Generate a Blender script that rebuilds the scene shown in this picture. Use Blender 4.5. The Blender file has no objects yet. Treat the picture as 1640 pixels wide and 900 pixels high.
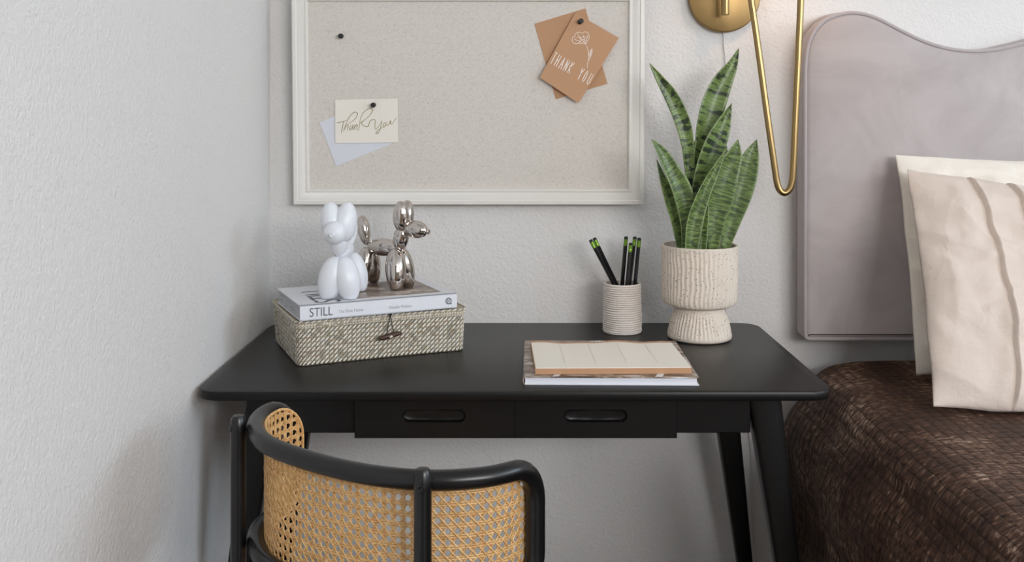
import bpy, bmesh, math, random
from mathutils import Vector, Matrix, noise
random.seed(7)
V3 = Vector
sc = bpy.context.scene
COL = sc.collection
PI = math.pi

# ---------------------------------------------------------------- camera
F = 1600.0; HX = 820.0; HY = 183.0; CZ = 1.276
cam_d = bpy.data.cameras.new('camera'); cam = bpy.data.objects.new('camera', cam_d); COL.objects.link(cam)
cam.location = (0, 0, CZ); cam.rotation_euler = (PI/2, 0, 0)
cam_d.sensor_width = 36; cam_d.lens = F*36/1640; cam_d.shift_y = -(450-HY)/1640; cam_d.clip_start = .02
sc.camera = cam
def at(px, py, Y):
    return V3(((px-HX)*Y/F, Y, CZ-(py-HY)*Y/F))
# ---------------------------------------------------------------- view, world, lights
sc.view_settings.view_transform = 'Standard'; sc.view_settings.look = 'None'
sc.view_settings.gamma = 1; sc.view_settings.use_curve_mapping = False
sc.view_settings.exposure = 0.05
sc.cycles.use_denoising = True
sc.cycles.max_bounces = 10; sc.cycles.diffuse_bounces = 6
w = bpy.data.worlds.new('world'); sc.world = w; w.use_nodes = True
w.node_tree.nodes['Background'].inputs[0].default_value = (.75, .85, 1, 1)
w.node_tree.nodes['Background'].inputs[1].default_value = 1.0
def area(name, loc, aim, sx, sy, power, col):
    d = bpy.data.lights.new(name, 'AREA'); d.shape = 'RECTANGLE'; d.size = sx; d.size_y = sy
    d.energy = power; d.color = col
    o = bpy.data.objects.new(name, d); COL.objects.link(o); o.location = loc
    o.rotation_euler = (V3(aim)-V3(loc)).to_track_quat('-Z', 'Y').to_euler()
    return o
XL, XR, YF, YB, ZC = -.6135, 3.9, -2.3, 2.53, 2.6
area('daylight_side_window', (XR+.04, .25, 1.98), (0, .25, 1.98), 2.3, .95, 58, (.72, .86, 1))
area('daylight_rear_window', (2.2, YF-.04, 1.95), (2.2, 0, 1.95), 2.4, .95, 122, (.985, .975, .975))

# ---------------------------------------------------------------- materials
def srgb(r, g, b):
    f = lambda c: (c/255/12.92) if c <= 10 else ((c/255+.055)/1.055)**2.4
    return (f(r), f(g), f(b), 1)
class NT:
    def __init__(s, name):
        s.m = bpy.data.materials.new(name); s.m.use_nodes = True; s.t = s.m.node_tree
        s.b = s.t.nodes['Principled BSDF']
    def n(s, typ, **kw):
        x = s.t.nodes.new(typ)
        for k, v in kw.items():
            if k.startswith('i_'): x.inputs[k[2:].replace('_', ' ')].default_value = v
            else: setattr(x, k, v)
        return x
    def l(s, a, b): s.t.links.new(a, b)
    def base(s, c, rough=.5, metal=0, **kw):
        if c: s.b.inputs['Base Color'].default_value = c
        s.b.inputs['Roughness'].default_value = rough; s.b.inputs['Metallic'].default_value = metal
        for k, v in kw.items(): s.b.inputs[k.replace('_', ' ')].default_value = v
        return s
    def coord(s, which='Object', scale=(1, 1, 1)):
        tc = s.n('ShaderNodeTexCoord'); mp = s.n('ShaderNodeMapping'); mp.inputs['Scale'].default_value = scale
        s.l(tc.outputs[which], mp.inputs[0]); return mp.outputs[0]
    def noise(s, co, scale, detail=3, rough=.5, dist=0):
        x = s.n('ShaderNodeTexNoise'); x.inputs['Scale'].default_value = scale; x.inputs['Detail'].default_value = detail
        x.inputs['Roughness'].default_value = rough; x.inputs['Distortion'].default_value = dist
        s.l(co, x.inputs['Vector']); return x.outputs['Fac']
    def ramp(s, fac, stops, interp='LINEAR'):
        x = s.n('ShaderNodeValToRGB'); x.color_ramp.interpolation = interp
        e = x.color_ramp.elements
        while len(e) < len(stops): e.new(.5)
        for k, (p, c) in enumerate(stops):
            e[k].position = p; e[k].color = c if len(c) == 4 else (*c, 1)
        s.l(fac, x.inputs[0]); return x.outputs[0]
    def mix(s, fac, a, b):
        x = s.n('ShaderNodeMix', data_type='RGBA')
        if isinstance(fac, (int, float)): x.inputs[0].default_value = fac
        else: s.l(fac, x.inputs[0])
        for k, v in ((6, a), (7, b)):
            if isinstance(v, tuple): x.inputs[k].default_value = v
            else: s.l(v, x.inputs[k])
        return x.outputs[2]
    def math(s, op, a, b=0.0):
        x = s.n('ShaderNodeMath', operation=op)
        for k, v in ((0, a), (1, b)):
            if isinstance(v, (int, float)): x.inputs[k].default_value = v
            else: s.l(v, x.inputs[k])
        return x.outputs[0]
    def color(s, out): s.l(out, s.b.inputs['Base Color'])
    def bump(s, h, strength=.5, dist=.001):
        x = s.n('ShaderNodeBump'); x.inputs['Strength'].default_value = strength; x.inputs['Distance'].default_value = dist
        s.l(h, x.inputs['Height']); s.l(x.outputs[0], s.b.inputs['Normal'])
def plain(name, c, rough=.5, metal=0, **kw):
    return NT(name).base(c, rough, metal, **kw).m

def wall_mat(name, c, bs=.5):
    t = NT(name).base(c, .85); co = t.coord()
    a = t.noise(co, 150, 3, .5); b = t.noise(co, 45, 2)
    t.bump(t.math('ADD', a, t.math('MULTIPLY', b, .5)), bs, .0030); return t.m
M_WALL = wall_mat('painted_orange_peel_wall', srgb(222, 220, 218), .75)
M_WALLD = plain('dark_taupe_wall', srgb(152, 144, 136), .9)
M_CEIL = plain('ceiling_white', srgb(235, 235, 233), .9)
t = NT('oak_floor').base(None, .45); co = t.coord(scale=(1, 9, 1))
t.color(t.ramp(t.noise(co, 4, 5), [(.3, srgb(98, 86, 76)), (.7, srgb(120, 107, 96))])); M_FLOOR = t.m
M_WHITE = plain('white_trim', srgb(230, 229, 226), .45)
# board
t = NT('linen').base(None, .9); co = t.coord()
n1 = t.noise(t.coord(scale=(1, 1, .08)), 1500, 2); n2 = t.noise(t.coord(scale=(.08, 1, 1)), 1500, 2)
nn = t.math('ADD', n1, n2)
t.color(t.ramp(nn, [(.74, srgb(186, 179, 171)), (1.0, srgb(214, 208, 200)), (1.0, srgb(214, 208, 200))])); t.bump(nn, .35, .0006); M_LINEN = t.m
M_FRAME = plain('warm_white_lacquer', srgb(226, 223, 217), .4)
def paper(name, c):
    t = NT(name).base(None, .85); f = t.noise(t.coord(), 600, 3)
    d = tuple(x*.90 for x in c[:3])+(1,); t.color(t.mix(f, d, c)); return t.m
M_KRAFT = paper('kraft_card', srgb(192, 149, 114)); M_KRAFT2 = paper('kraft_envelope', srgb(188, 145, 110))
M_CREAM = paper('cream_card', srgb(238, 232, 221)); M_ENV = paper('pale_blue_envelope', srgb(218, 220, 228))
M_PAPER = paper('white_paper', srgb(225, 227, 233))
M_GOLDINK = plain('olive_gold_ink', srgb(140, 130, 70), .4)
M_WHITEINK = plain('white_ink', srgb(240, 228, 218), .7)
M_GREYINK = plain('grey_ink', srgb(92, 92, 98), .7); M_PALEINK = plain('pale_grey_ink', srgb(150, 152, 160), .7)
M_LINEINK = plain('faint_line_ink', srgb(205, 192, 170), .8)
M_PIN = plain('black_plastic', srgb(28, 26, 25), .35)
# black wood
t = NT('black_wood').base(None, .36); co = t.coord(scale=(1, 14, 14)); f = t.noise(co, 12, 4)
t.color(t.ramp(f, [(.3, srgb(14, 13, 13)), (.7, srgb(19, 18, 17))])); t.bump(f, .04, .0003); t.b.inputs['Specular IOR Level'].default_value = .3; M_BLACKWOOD = t.m
M_BENT = NT('black_bentwood').base(srgb(14, 14, 15), .3).m
t = NT('rattan_cane').base(None, .42); co = t.coord(); f = t.noise(co, 160, 4)
t.color(t.ramp(f, [(.25, srgb(184, 134, 78)), (.5, srgb(214, 170, 112)), (.8, srgb(234, 200, 150))])); t.bump(f, .2, .0005); M_CANE = t.m
M_CANE2 = plain('rattan_cane_dark', srgb(196, 136, 70), .5)
# ceramics
def speckle(name, c, sp, sc_, lo, bumpco, bscale, bstr, bdist, c2=None):
    t = NT(name).base(None, .6); co = t.coord()
    v = t.n('ShaderNodeTexVoronoi'); v.inputs['Scale'].default_value = sc_; t.l(co, v.inputs['Vector'])
    s_ = t.n('ShaderNodeSeparateColor'); t.l(v.outputs['Color'], s_.inputs[0])
    near = t.math('LESS_THAN', v.outputs['Distance'], lo); pick = t.math('GREATER_THAN', s_.outputs[0], .45)
    m = t.math('MULTIPLY', near, pick)
    base = t.mix(t.noise(co, 14, 2), c, c2 or c)
    t.color(t.mix(m, base, sp)); f = t.noise(t.coord(scale=bumpco), bscale, 3)
    t.bump(f, bstr, bdist); return t.m
M_POT = speckle('speckled_cream_stoneware', srgb(223, 210, 194), srgb(120, 92, 72), 190, .22, (1, 1, 1), 300, .2, .0006, srgb(216, 205, 192))
M_CUP = speckle('ribbed_chalk_ceramic', srgb(222, 214, 206), srgb(190, 178, 170), 400, .25, (1, 1, 3), 220, .5, .001)
M_SOIL = plain('potting_soil', srgb(58, 44, 34), .95)
# plant
def leaf_mat(name, BX, BY, BS, FS):
  t = NT(name).base(None, .38)
  uv = t.n('ShaderNodeUVMap'); sx_ = t.n('ShaderNodeSeparateXYZ'); t.l(uv.outputs[0], sx_.inputs[0])
  cm = t.n('ShaderNodeCombineXYZ')
  t.l(t.math('MULTIPLY', sx_.outputs[0], .5), cm.inputs[0]); t.l(t.math('MULTIPLY', sx_.outputs[1], 1.0), cm.inputs[1])
  t.l(t.math('MULTIPLY', sx_.outputs[2], 1.0), cm.inputs[2])
  def leafn(sx, sy, scale, detail, dist):
      mp = t.n('ShaderNodeMapping'); mp.inputs['Scale'].default_value = (sx, sy, 1); t.l(cm.outputs[0], mp.inputs[0])
      return t.noise(mp.outputs[0], scale, detail, .6, dist)
  band = t.ramp(leafn(BX, BY, 1, 3, .5), [(.50, (0, 0, 0)), (.56, (1, 1, 1))])
  fine = t.ramp(leafn(3.5, 300, 1, 4, .6), [(.46, (0, 0, 0)), (.56, (1, 1, 1))])
  mk = t.math('MAXIMUM', t.math('MULTIPLY', band, BS), t.math('MULTIPLY', fine, FS))
  edge = t.math('GREATER_THAN', t.math('ABSOLUTE', t.math('SUBTRACT', sx_.outputs[0], .5)), .485)
  ob = t.n('ShaderNodeObjectInfo')
  g = t.mix(t.noise(t.coord(), 12, 2), srgb(92, 122, 62), srgb(136, 156, 86))
  c1 = t.mix(mk, g, srgb(22, 34, 24)); t.color(t.mix(edge, c1, srgb(128, 146, 92)))
  t.bump(leafn(30, 60, 1, 3, 0), .25, .0008); return t.m
M_LEAF = leaf_mat('boldly_banded_leaf', 2.2, 70, .92, .45); M_LEAF2 = leaf_mat('finely_banded_leaf', 3, 150, .75, .6)
# metals
t = NT('brushed_brass').base(srgb(158, 134, 92), .3, 1); t.bump(t.noise(t.coord(scale=(1, 1, .1)), 500, 2), .05, .0003); M_BRASS = t.m
t = NT('antique_brass_plate').base(srgb(156, 130, 88), .45, 1); M_BRASS2 = t.m
M_SILVER = plain('polished_chrome', srgb(205, 198, 192), .05, 1)
M_WGLAZE = plain('satin_white_glaze', srgb(226, 229, 235), .32)
M_CORDW = plain('clear_white_cord', srgb(214, 210, 205), .4)
# weaves
def straw(name, a, b):
    t = NT(name).base(None, .7); t.color(t.ramp(t.noise(t.coord(), 90, 3), [(.3, a), (.7, b)])); return t.m
M_ST = [straw('seagrass_cream', srgb(216, 208, 194), srgb(240, 235, 224)), straw('seagrass_tan', srgb(158, 146, 124), srgb(186, 175, 152)),
        straw('seagrass_olive', srgb(138, 134, 112), srgb(166, 161, 138)), straw('seagrass_grey', srgb(156, 150, 138), srgb(184, 178, 166)),
        straw('seagrass_brown', srgb(150, 132, 108), srgb(176, 156, 130)), plain('seagrass_gap', srgb(96, 88, 72), .9)]
M_CORDB = plain('black_waxed_cord', srgb(24, 22, 22), .6)
t = NT('dark_horn').base(None, .35); t.color(t.ramp(t.noise(t.coord(scale=(1, 6, 6)), 60, 3), [(.35, srgb(44, 28, 22)), (.75, srgb(96, 64, 46))])); M_HORN = t.m
# book art
t = NT('cover_photo').base(None, .35); f = t.noise(t.coord(scale=(1, 2.5, 1)), 16, 5, .6, .8)
t.color(t.ramp(f, [(.33, srgb(58, 46, 42)), (.46, srgb(110, 92, 82)), (.56, srgb(150, 134, 122)), (.68, srgb(206, 196, 186))])); M_PHOTO = t.m
t = NT('cover_art').base(None, .35); f = t.noise(t.coord(scale=(1, 2.2, 1)), 13, 6, .65, 1.2)
t.color(t.ramp(f, [(.36, srgb(62, 52, 46)), (.47, srgb(128, 106, 88)), (.55, srgb(176, 166, 156)), (.66, srgb(222, 220, 220))])); M_ART = t.m
M_COVER = plain('matt_white_cover', srgb(222, 224, 230), .45)
t = NT('page_edges').base(None, .8); t.color(t.ramp(t.noise(t.coord(scale=(.02, .02, 1)), 900, 2), [(.35, srgb(150, 152, 154)), (.65, srgb(206, 208, 210))])); M_PAGES = t.m
M_PAGESW = plain('white_page_block', srgb(222, 224, 232), .7)
# fabrics
t = NT('grey_velvet').base(None, .75, Sheen_Weight=.5, Sheen_Roughness=.4); co = t.coord()
f = t.noise(co, 5, 5, .6, 1.0)
t.b.inputs['Sheen Tint'].default_value = srgb(205, 198, 202)
t.color(t.ramp(f, [(.3, srgb(168, 159, 158)), (.7, srgb(188, 180, 179))])); t.bump(t.noise(co, 7, 4), .2, .01); M_VELVET = t.m
M_PIPE = NT('velvet_piping').base(srgb(174, 165, 165), .7, Sheen_Weight=.4).m
def cloth(name, c, c2):
    t = NT(name).base(None, .85, Sheen_Weight=.15); co = t.coord()
    t.color(t.mix(t.noise(co, 9, 3), c, c2))
    h = t.math('ADD', t.math('MULTIPLY', t.noise(co, 16, 5, .55, .3), 1.0), t.math('MULTIPLY', t.noise(co, 500, 2), .06))
    t.bump(h, .7, .009); return t.m
M_PILLOW = cloth('blush_cotton', srgb(216, 202, 191), srgb(208, 193, 181))
M_PILLOW2 = cloth('ivory_cotton', srgb(235, 229, 219), srgb(228, 220, 208))
t = NT('quilted_brown_velvet').base(None, .55, Sheen_Weight=.10, Sheen_Roughness=.35)
t.b.inputs['Sheen Tint'].default_value = srgb(176, 140, 116); t.b.inputs['Specular IOR Level'].default_value = .25
uvn = t.n('ShaderNodeUVMap')
def uvnoise(sx, sy, scale, d=4, dist=0.):
    mp = t.n('ShaderNodeMapping'); mp.inputs['Scale'].default_value = (sx, sy, 1); t.l(uvn.outputs[0], mp.inputs[0])
    return t.noise(mp.outputs[0], scale, d, .6, dist)
s1 = t.n('ShaderNodeSeparateXYZ'); t.l(uvn.outputs[0], s1.inputs[0])
wob = t.math('MULTIPLY', uvnoise(1, 1, 9, 2), .018)
def ridges(coord_out, period):
    a = t.math('MULTIPLY', t.math('ADD', coord_out, wob), PI/period)
    return t.math('POWER', t.math('ABSOLUTE', t.math('SINE', a)), .28)
gu = ridges(s1.outputs[0], .022); gv = ridges(s1.outputs[1], .026)
cell = t.math('MULTIPLY', gu, gv)
big = uvnoise(1, .7, 7, 5, .6); stre = uvnoise(60, 130, 1, 5, 0)
mm = t.math('ADD', t.math('MULTIPLY', big, .5), t.math('MULTIPLY', stre, .62))
c0 = t.ramp(mm, [(.44, srgb(36, 20, 14)), (.56, srgb(72, 46, 34)), (.63, srgb(112, 84, 67)), (.72, srgb(190, 166, 148))])  # pale stops paint the velvet's highlight streaks into the brown base colour
t.color(t.mix(cell, t.mix(.35, srgb(20, 11, 8), c0), c0))
t.bump(t.math('ADD', t.math('MULTIPLY', cell, 1.0), t.math('MULTIPLY', stre, 1.0)), .9, .005); M_QUILT = t.m

# ---------------------------------------------------------------- mesh helpers
class MB:
    def __init__(s): s.v = []; s.f = []; s.mi = []; s.uv = None
    def add(s, vs, fs, mi=0):
        k = len(s.v); s.v += [V3(x) for x in vs]; s.f += [tuple(i+k for i in f) for f in fs]; s.mi += [mi]*len(fs); return s
    def box(s, a, b, mi=0):
        x0, y0, z0 = a; x1, y1, z1 = b
        return s.add([(x0,y0,z0),(x1,y0,z0),(x1,y1,z0),(x0,y1,z0),(x0,y0,z1),(x1,y0,z1),(x1,y1,z1),(x0,y1,z1)],
              [(0,3,2,1),(4,5,6,7),(0,1,5,4),(1,2,6,5),(2,3,7,6),(3,0,4,7)], mi)
    def rings(s, rings, closed=True, cap0=True, cap1=True, loop=False, mi=0):
        n = len(rings[0]); k = len(s.v)
        for r in rings: s.v += [V3(x) for x in r]
        m = len(rings)
        for j in range(m if loop else m-1):
            j2 = (j+1) % m
            for i in range(n if closed else n-1):
                i2 = (i+1) % n
                s.f.append((k+j*n+i, k+j*n+i2, k+j2*n+i2, k+j2*n+i)); s.mi.append(mi)
        if not loop and closed:
            if cap0: s.f.append(tuple(k+i for i in reversed(range(n)))); s.mi.append(mi)
            if cap1: s.f.append(tuple(k+(m-1)*n+i for i in range(n))); s.mi.append(mi)
        return s
    def tube(s, pts, rad, n=10, loop=False, mi=0, flat=1.0, ref=None):
        pts = [V3(p) for p in pts]; m = len(pts); rs = []
        up = V3(ref) if ref else V3((.013, .02, 1)); prev = None
        for i, p in enumerate(pts):
            a = pts[(i-1) % m] if (loop or i > 0) else p
            b = pts[(i+1) % m] if (loop or i < m-1) else p
            tg = (b-a).normalized()
            if prev is None or ref:
                side = tg.cross(up)
                if side.length < .05: side = tg.cross(V3((1, 0, 0)))
            else: side = prev-tg*prev.dot(tg)
            side.normalize(); prev = side; u2 = side.cross(tg)
            r = rad[i] if isinstance(rad, (list, tuple)) else rad
            rs.append([p+side*math.cos(2*PI*q/n)*r*flat+u2*math.sin(2*PI*q/n)*r for q in range(n)])
        return s.rings(rs, True, True, True, loop, mi)
    def lathe(s, c, prof, n=48, mi=0):
        c = V3(c); return s.rings([[c+V3((math.cos(2*PI*q/n)*r, math.sin(2*PI*q/n)*r, z)) for q in range(n)] for r, z in prof], mi=mi)
def thing(name, loc, label=None, cat=None, group=None, kind=None):
    o = bpy.data.objects.new(name, None); COL.objects.link(o); o.location = loc; o.empty_display_size = .05
    tag(o, label, cat, group, kind); return o
def tag(o, label=None, cat=None, group=None, kind=None):
    if label: o['label'] = label
    if cat: o['category'] = cat
    if group: o['group'] = group
    if kind: o['kind'] = kind
    return o
def worldloc(o):
    p = V3((0, 0, 0))
    while o is not None: p = p+V3(o.location); o = o.parent
    return p
def build(name, mb, mat, parent=None, smooth=True, bevel=0, sub=0, solid=0, origin=None, ang=40, seg=2):
    vs = mb.v
    if parent is not None: org = worldloc(parent)
    elif origin is not None: org = V3(origin)
    else:
        xs = [v.x for v in vs]; ys = [v.y for v in vs]; zs = [v.z for v in vs]
        org = V3(((min(xs)+max(xs))/2, (min(ys)+max(ys))/2, min(zs)))
    me = bpy.data.meshes.new(name); me.from_pydata([tuple(v-org) for v in vs], [], mb.f)
    mats = mat if isinstance(mat, list) else [mat]
    for m in mats: me.materials.append(m)
    for p, k in zip(me.polygons, mb.mi): p.material_index = k
    if mb.uv:
        ul = me.uv_layers.new(name='UVMap')
        for l in me.loops: ul.data[l.index].uv = mb.uv[l.vertex_index]
    bm = bmesh.new(); bm.from_mesh(me); bmesh.ops.recalc_face_normals(bm, faces=bm.faces); bm.to_mesh(me); bm.free()
    if smooth:
        for p in me.polygons: p.use_smooth = True
        me.set_sharp_from_angle(angle=math.radians(ang))
    me.update()
    o = bpy.data.objects.new(name, me); COL.objects.link(o)
    if parent is not None: o.parent = parent
    else: o.location = org
    if bevel:
        m = o.modifiers.new('bevel', 'BEVEL'); m.width = bevel; m.segments = seg; m.limit_method = 'ANGLE'; m.angle_limit = math.radians(30)
    if sub:
        m = o.modifiers.new('sub', 'SUBSURF'); m.levels = sub; m.render_levels = sub
    if solid:
        m = o.modifiers.new('solid', 'SOLIDIFY'); m.thickness = solid; m.offset = 0
    return o
def catmull(P, n=8, loop=False):
    P = [V3(p) for p in P]; m = len(P); out = []
    for i in range(m if loop else m-1):
        g = (lambda k: P[k % m]) if loop else (lambda k: P[max(0, min(m-1, k))])
        a, b, c, d = g(i-1), g(i), g(i+1), g(i+2)
        for q in range(n):
            t = q/n
            out.append(.5*((2*b)+(-a+c)*t+(2*a-5*b+4*c-d)*t*t+(-a+3*b-3*c+d)*t**3))
    if not loop: out.append(P[-1])
    return out
def interp(tab, x):
    if x <= tab[0][0]: return tab[0][1]
    for (a, va), (b, vb) in zip(tab, tab[1:]):
        if x <= b: return va+(vb-va)*(x-a)/(b-a)
    return tab[-1][1]
def textmb(body, org, xd, yd, size, sx=1.0, thick=.0002, center=False):
    c = bpy.data.curves.new('lettering', 'FONT'); c.body = body; c.size = 1; c.resolution_u = 4
    if center: c.align_x = 'CENTER'
    o = bpy.data.objects.new('lettering', c); COL.objects.link(o)
    me = bpy.data.meshes.new_from_object(o); 
    xd = V3(xd).normalized(); yd = V3(yd).normalized(); nd = xd.cross(yd)
    mb = MB(); mb.add([V3(org)+xd*(v.co.x*size*sx)+yd*(v.co.y*size)+nd*thick for v in me.vertices], [tuple(p.vertices) for p in me.polygons])
    bpy.data.objects.remove(o); bpy.data.curves.remove(c); bpy.data.meshes.remove(me)
    return mb
def ribbon(mb, pts, wid, nrm):
    pts = [V3(p) for p in pts]; n = V3(nrm); L = []
    for i, p in enumerate(pts):
        d = (pts[min(i+1, len(pts)-1)]-pts[max(i-1, 0)]).normalized(); s = d.cross(n).normalized()
        ww = wid*(.5+.5*math.sin(PI*min(1, max(0, (i+.6)/(len(pts)+.2)))))
        L.append((p-s*ww/2, p+s*ww/2))
    k = len(mb.v)
    for a, b in L: mb.v += [a, b]
    for i in range(len(L)-1): mb.f.append((k+2*i, k+2*i+1, k+2*i+3, k+2*i+2)); mb.mi.append(0)
    return mb

# ---------------------------------------------------------------- room shell
def struct(name, mb, mat, **kw):
    o = build(name, mb, mat, smooth=False, **kw); o['kind'] = 'structure'; return o
struct('floor', MB().box((XL-.1, YF-.1, -.1), (XR+.1, YB+.1, 0)), M_FLOOR)
struct('ceiling', MB().box((XL-.1, YF-.1, ZC), (XR+.1, YB+.1, ZC+.1)), M_CEIL)
struct('wall_back', MB().box((XL-.1, YB, 0), (XR+.1, YB+.1, ZC)), M_WALL)
struct('wall_left', MB().box((XL-.1, YF-.1, 0), (XL, YB, ZC)), M_WALL)
m = MB(); y0, y1, z0, z1 = -.9, 1.4, 1.5, 2.46
m.box((XR, YF-.1, 0), (XR+.1, y0, ZC)); m.box((XR, y1, 0), (XR+.1, YB, ZC)); m.box((XR, y0, 0), (XR+.1, y1, z0)); m.box((XR, y0, z1), (XR+.1, y1, ZC))
struct('wall_right', m, M_WALL)
m = MB(); x0, x1, zz0, zz1 = 1.0, 3.4, 1.47, 2.43
m.box((XL, YF-.1, 0), (x0, YF, ZC)); m.box((x1, YF-.1, 0), (XR, YF, ZC)); m.box((x0, YF-.1, 0), (x1, YF, zz0)); m.box((x0, YF-.1, zz1), (x1, YF, ZC))
struct('wall_front', m, M_WALLD)
m = MB()
for a, b in (((y0, z0), (y0+.05, z1)), ((y1-.05, z0), (y1, z1)), ((y0, z0), (y1, z0+.05)), ((y0, z1-.05), (y1, z1)), (((y0+y1)/2-.02, z0), ((y0+y1)/2+.02, z1))):
    m.box((XR-.01, a[0], a[1]), (XR+.02, b[0], b[1]))
struct('window_1', m, M_WHITE)
m = MB()
for a, b in (((x0, zz0), (x0+.05, zz1)), ((x1-.05, zz0), (x1, zz1)), ((x0, zz0), (x1, zz0+.05)), ((x0, zz1-.05), (x1, zz1)), (((x0+x1)/2-.02, zz0), ((x0+x1)/2+.02, zz1))):
    m.box((a[0], YF-.02, a[1]), (b[0], YF+.01, b[1]))
struct('window_2', m, M_WHITE)

# ---------------------------------------------------------------- desk
DC = .004; ZT = .75
desk = thing('writing_desk', (DC, 2.2, 0), 'black wooden writing desk with two drawers under a rounded top', 'desk')
def rrect(x0, x1, y0, y1, r, n=8):
    out = []
    for cx, cy, a0 in ((x1-r, y1-r, 0), (x0+r, y1-r, 90), (x0+r, y0+r, 180), (x1-r, y0+r, 270)):
        for q in range(n+1):
            a = math.radians(a0+90*q/n); out.append((cx+r*math.cos(a), cy+r*math.sin(a)))
    return out
def slab(pts, z0, z1, b=.003):
    cx = sum(p[0] for p in pts)/len(pts); cy = sum(p[1] for p in pts)/len(pts)
    def ins(d):
        o = []
        for x, y in pts:
            v = V3((x-cx, y-cy, 0)); 
            o.append((x-d*math.copysign(1, x-cx)*min(1, abs(x-cx)*30), y-d*math.copysign(1, y-cy)*min(1, abs(y-cy)*30)))
        return o
    R = []
    for d, z in ((b, z0), (b*.3, z0+b*.3), (0, z0+b), (0, z1-b), (b*.3, z1-b*.3), (b, z1)):
        R.append([V3((x, y, z)) for x, y in ins(d)])
    return R
top_pts = rrect(DC-.607, DC+.611, 1.893, 2.522, .045, 8)
build('tabletop', MB().rings(slab(top_pts, ZT-.018, ZT)), M_BLACKWOOD, desk, ang=35)
m = MB()
m.box((DC-.46, 1.943, .656), (DC+.46, 1.965, .7322)); build('front_apron', m, M_BLACKWOOD, desk, bevel=.002)
build('rear_apron', MB().box((DC-.46, 2.40, .656), (DC+.46, 2.42, .7322)), M_BLACKWOOD, desk, bevel=.002)
for s in (-1, 1):
    xa, xb = sorted((DC+s*.485, DC+s*.465))
    build('side_apron', MB().box((xa, 2.0, .656), (xb, 2.38, .7322)), M_BLACKWOOD, desk, bevel=.002)
def leg_mb(s, yt, yb):
    R = []
    for k in range(12):
        t = k/11; z = .732*(1-t)
        xo = .520+.078*t; wd = .066-.038*t; dp = .056-.030*t
        cx = DC+s*(xo-wd/2); cy = yt+(yb-yt)*t
        ring = []
        for q in range(24):
            a = 2*PI*q/24; c_, s_ = math.cos(a), math.sin(a)
            ring.append(V3((cx+math.copysign(abs(c_)**.5, c_)*wd/2, cy+math.copysign(abs(s_)**.5, s_)*dp/2, z)))
        R.append(ring)
    return MB().rings(R)
for s in (-1, 1):
    build('leg', leg_mb(s, 1.962, 1.925), M_BLACKWOOD, desk)
    build('leg', leg_mb(s, 2.39, 2.43), M_BLACKWOOD, desk)
for k, (xa, xb) in enumerate(((DC-.3085, DC+.0028), (DC+.0012, DC+.315))):
    yf = 1.930; zb, zt = .650, .7305
    cx = xa+(.1535 if k == 0 else .1565); cz = (zb+zt)/2+.003
    pill = []; N = 40; hw, hh = .0615, .0125
    for q in range(N):
        a = 2*PI*q/N; c_, s_ = math.cos(a), math.sin(a)
        pill.append((cx+(hw-hh)*(1 if c_ > 1e-6 else -1 if c_ < -1e-6 else 0)+hh*c_, cz+hh*s_))
    outer = []
    for (px_, pz_) in pill:
        dx, dz = px_-cx, pz_-cz
        tx = ((xb-.0015 if dx > 0 else xa+.0015)-cx)/dx if abs(dx) > 1e-7 else 1e9
        tz = ((zt-.0015 if dz > 0 else zb+.0015)-cz)/dz if abs(dz) > 1e-7 else 1e9
        f = min(tx, tz); outer.append((cx+dx*f, cz+dz*f))
    # snap corners
    for qx, qz in ((xb-.0015, zt-.0015), (xa+.0015, zt-.0015), (xa+.0015, zb+.0015), (xb-.0015, zb+.0015)):
        j = min(range(N), key=lambda i: (outer[i][0]-qx)**2+(outer[i][1]-qz)**2); outer[j] = (qx, qz)
    def off(pts, y): return [V3((a, y, b)) for a, b in pts]
    big = [(cx+(a-cx)*(1+.0015/abs(xb-cx)), cz+(b-cz)*(1+.0015/(zt-cz))) for a, b in outer]
    d = build('drawer', MB().rings([off(big, yf+.3), off(big, yf+.0015), off(outer, yf), off([(a*1, b) for a, b in pill], yf)], cap1=False), M_BLACKWOOD, desk, ang=25)
    R = []
    for sc_, dy in ((1.0, 0), (1.0, .0), (.985, .002), (.95, .007), (.88, .009), (.5, .0095), (.05, .0095)):
        R.append([V3((cx+(a-cx)*sc_, yf+dy, cz+(b-cz)*(sc_ if dy < .002 else sc_*.93))) for a, b in pill])
    build('recessed_handle', MB().rings(R, cap0=False), M_BLACKWOOD, d, ang=60)

# ---------------------------------------------------------------- chair
e_ = V3((.806, -.592, 0)); u_ = V3((.592, .806, 0)); MC = V3((-.27, 1.43, 0))+e_*.008
def cl(s, t, z): return MC+e_*s+u_*t+V3((0, 0, z))
plan = [(-.238, .142), (-.233, .095), (-.212, .051), (-.167, .010), (-.10, -.022), (0, -.031), (.10, -.022), (.18, .010), (.228, .055), (.250, .10), (.254, .155)]
cur = catmull([cl(s, t, 0) for s, t in plan], 12)
acc = [0]
for a, b in zip(cur, cur[1:]): acc.append(acc[-1]+(b-a).length)
LA = acc[-1]
def onarc(a):
    if a <= 0: tg = (cur[1]-cur[0]).normalized(); return cur[0]+tg*a, tg
    if a >= LA-1e-6: tg = (cur[-1]-cur[-2]).normalized(); return cur[-1]+tg*(a-LA), tg
    for i in range(len(acc)-1):
        if acc[i+1] >= a:
            f = (a-acc[i])/(acc[i+1]-acc[i]); p = cur[i].lerp(cur[i+1], f); tg = (cur[i+1]-cur[i]).normalized(); return p, tg
    return cur[-1], (cur[-1]-cur[-2]).normalized()
chair = thing('cane_chair', (MC.x, MC.y, 0), 'black bentwood chair with a curved woven cane backrest in front of the desk', 'chair')
ZH, ZL, RC = .790, .615, .052
rr = rrect(0, LA, ZL, ZH, RC, 8)
dense = []
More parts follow.
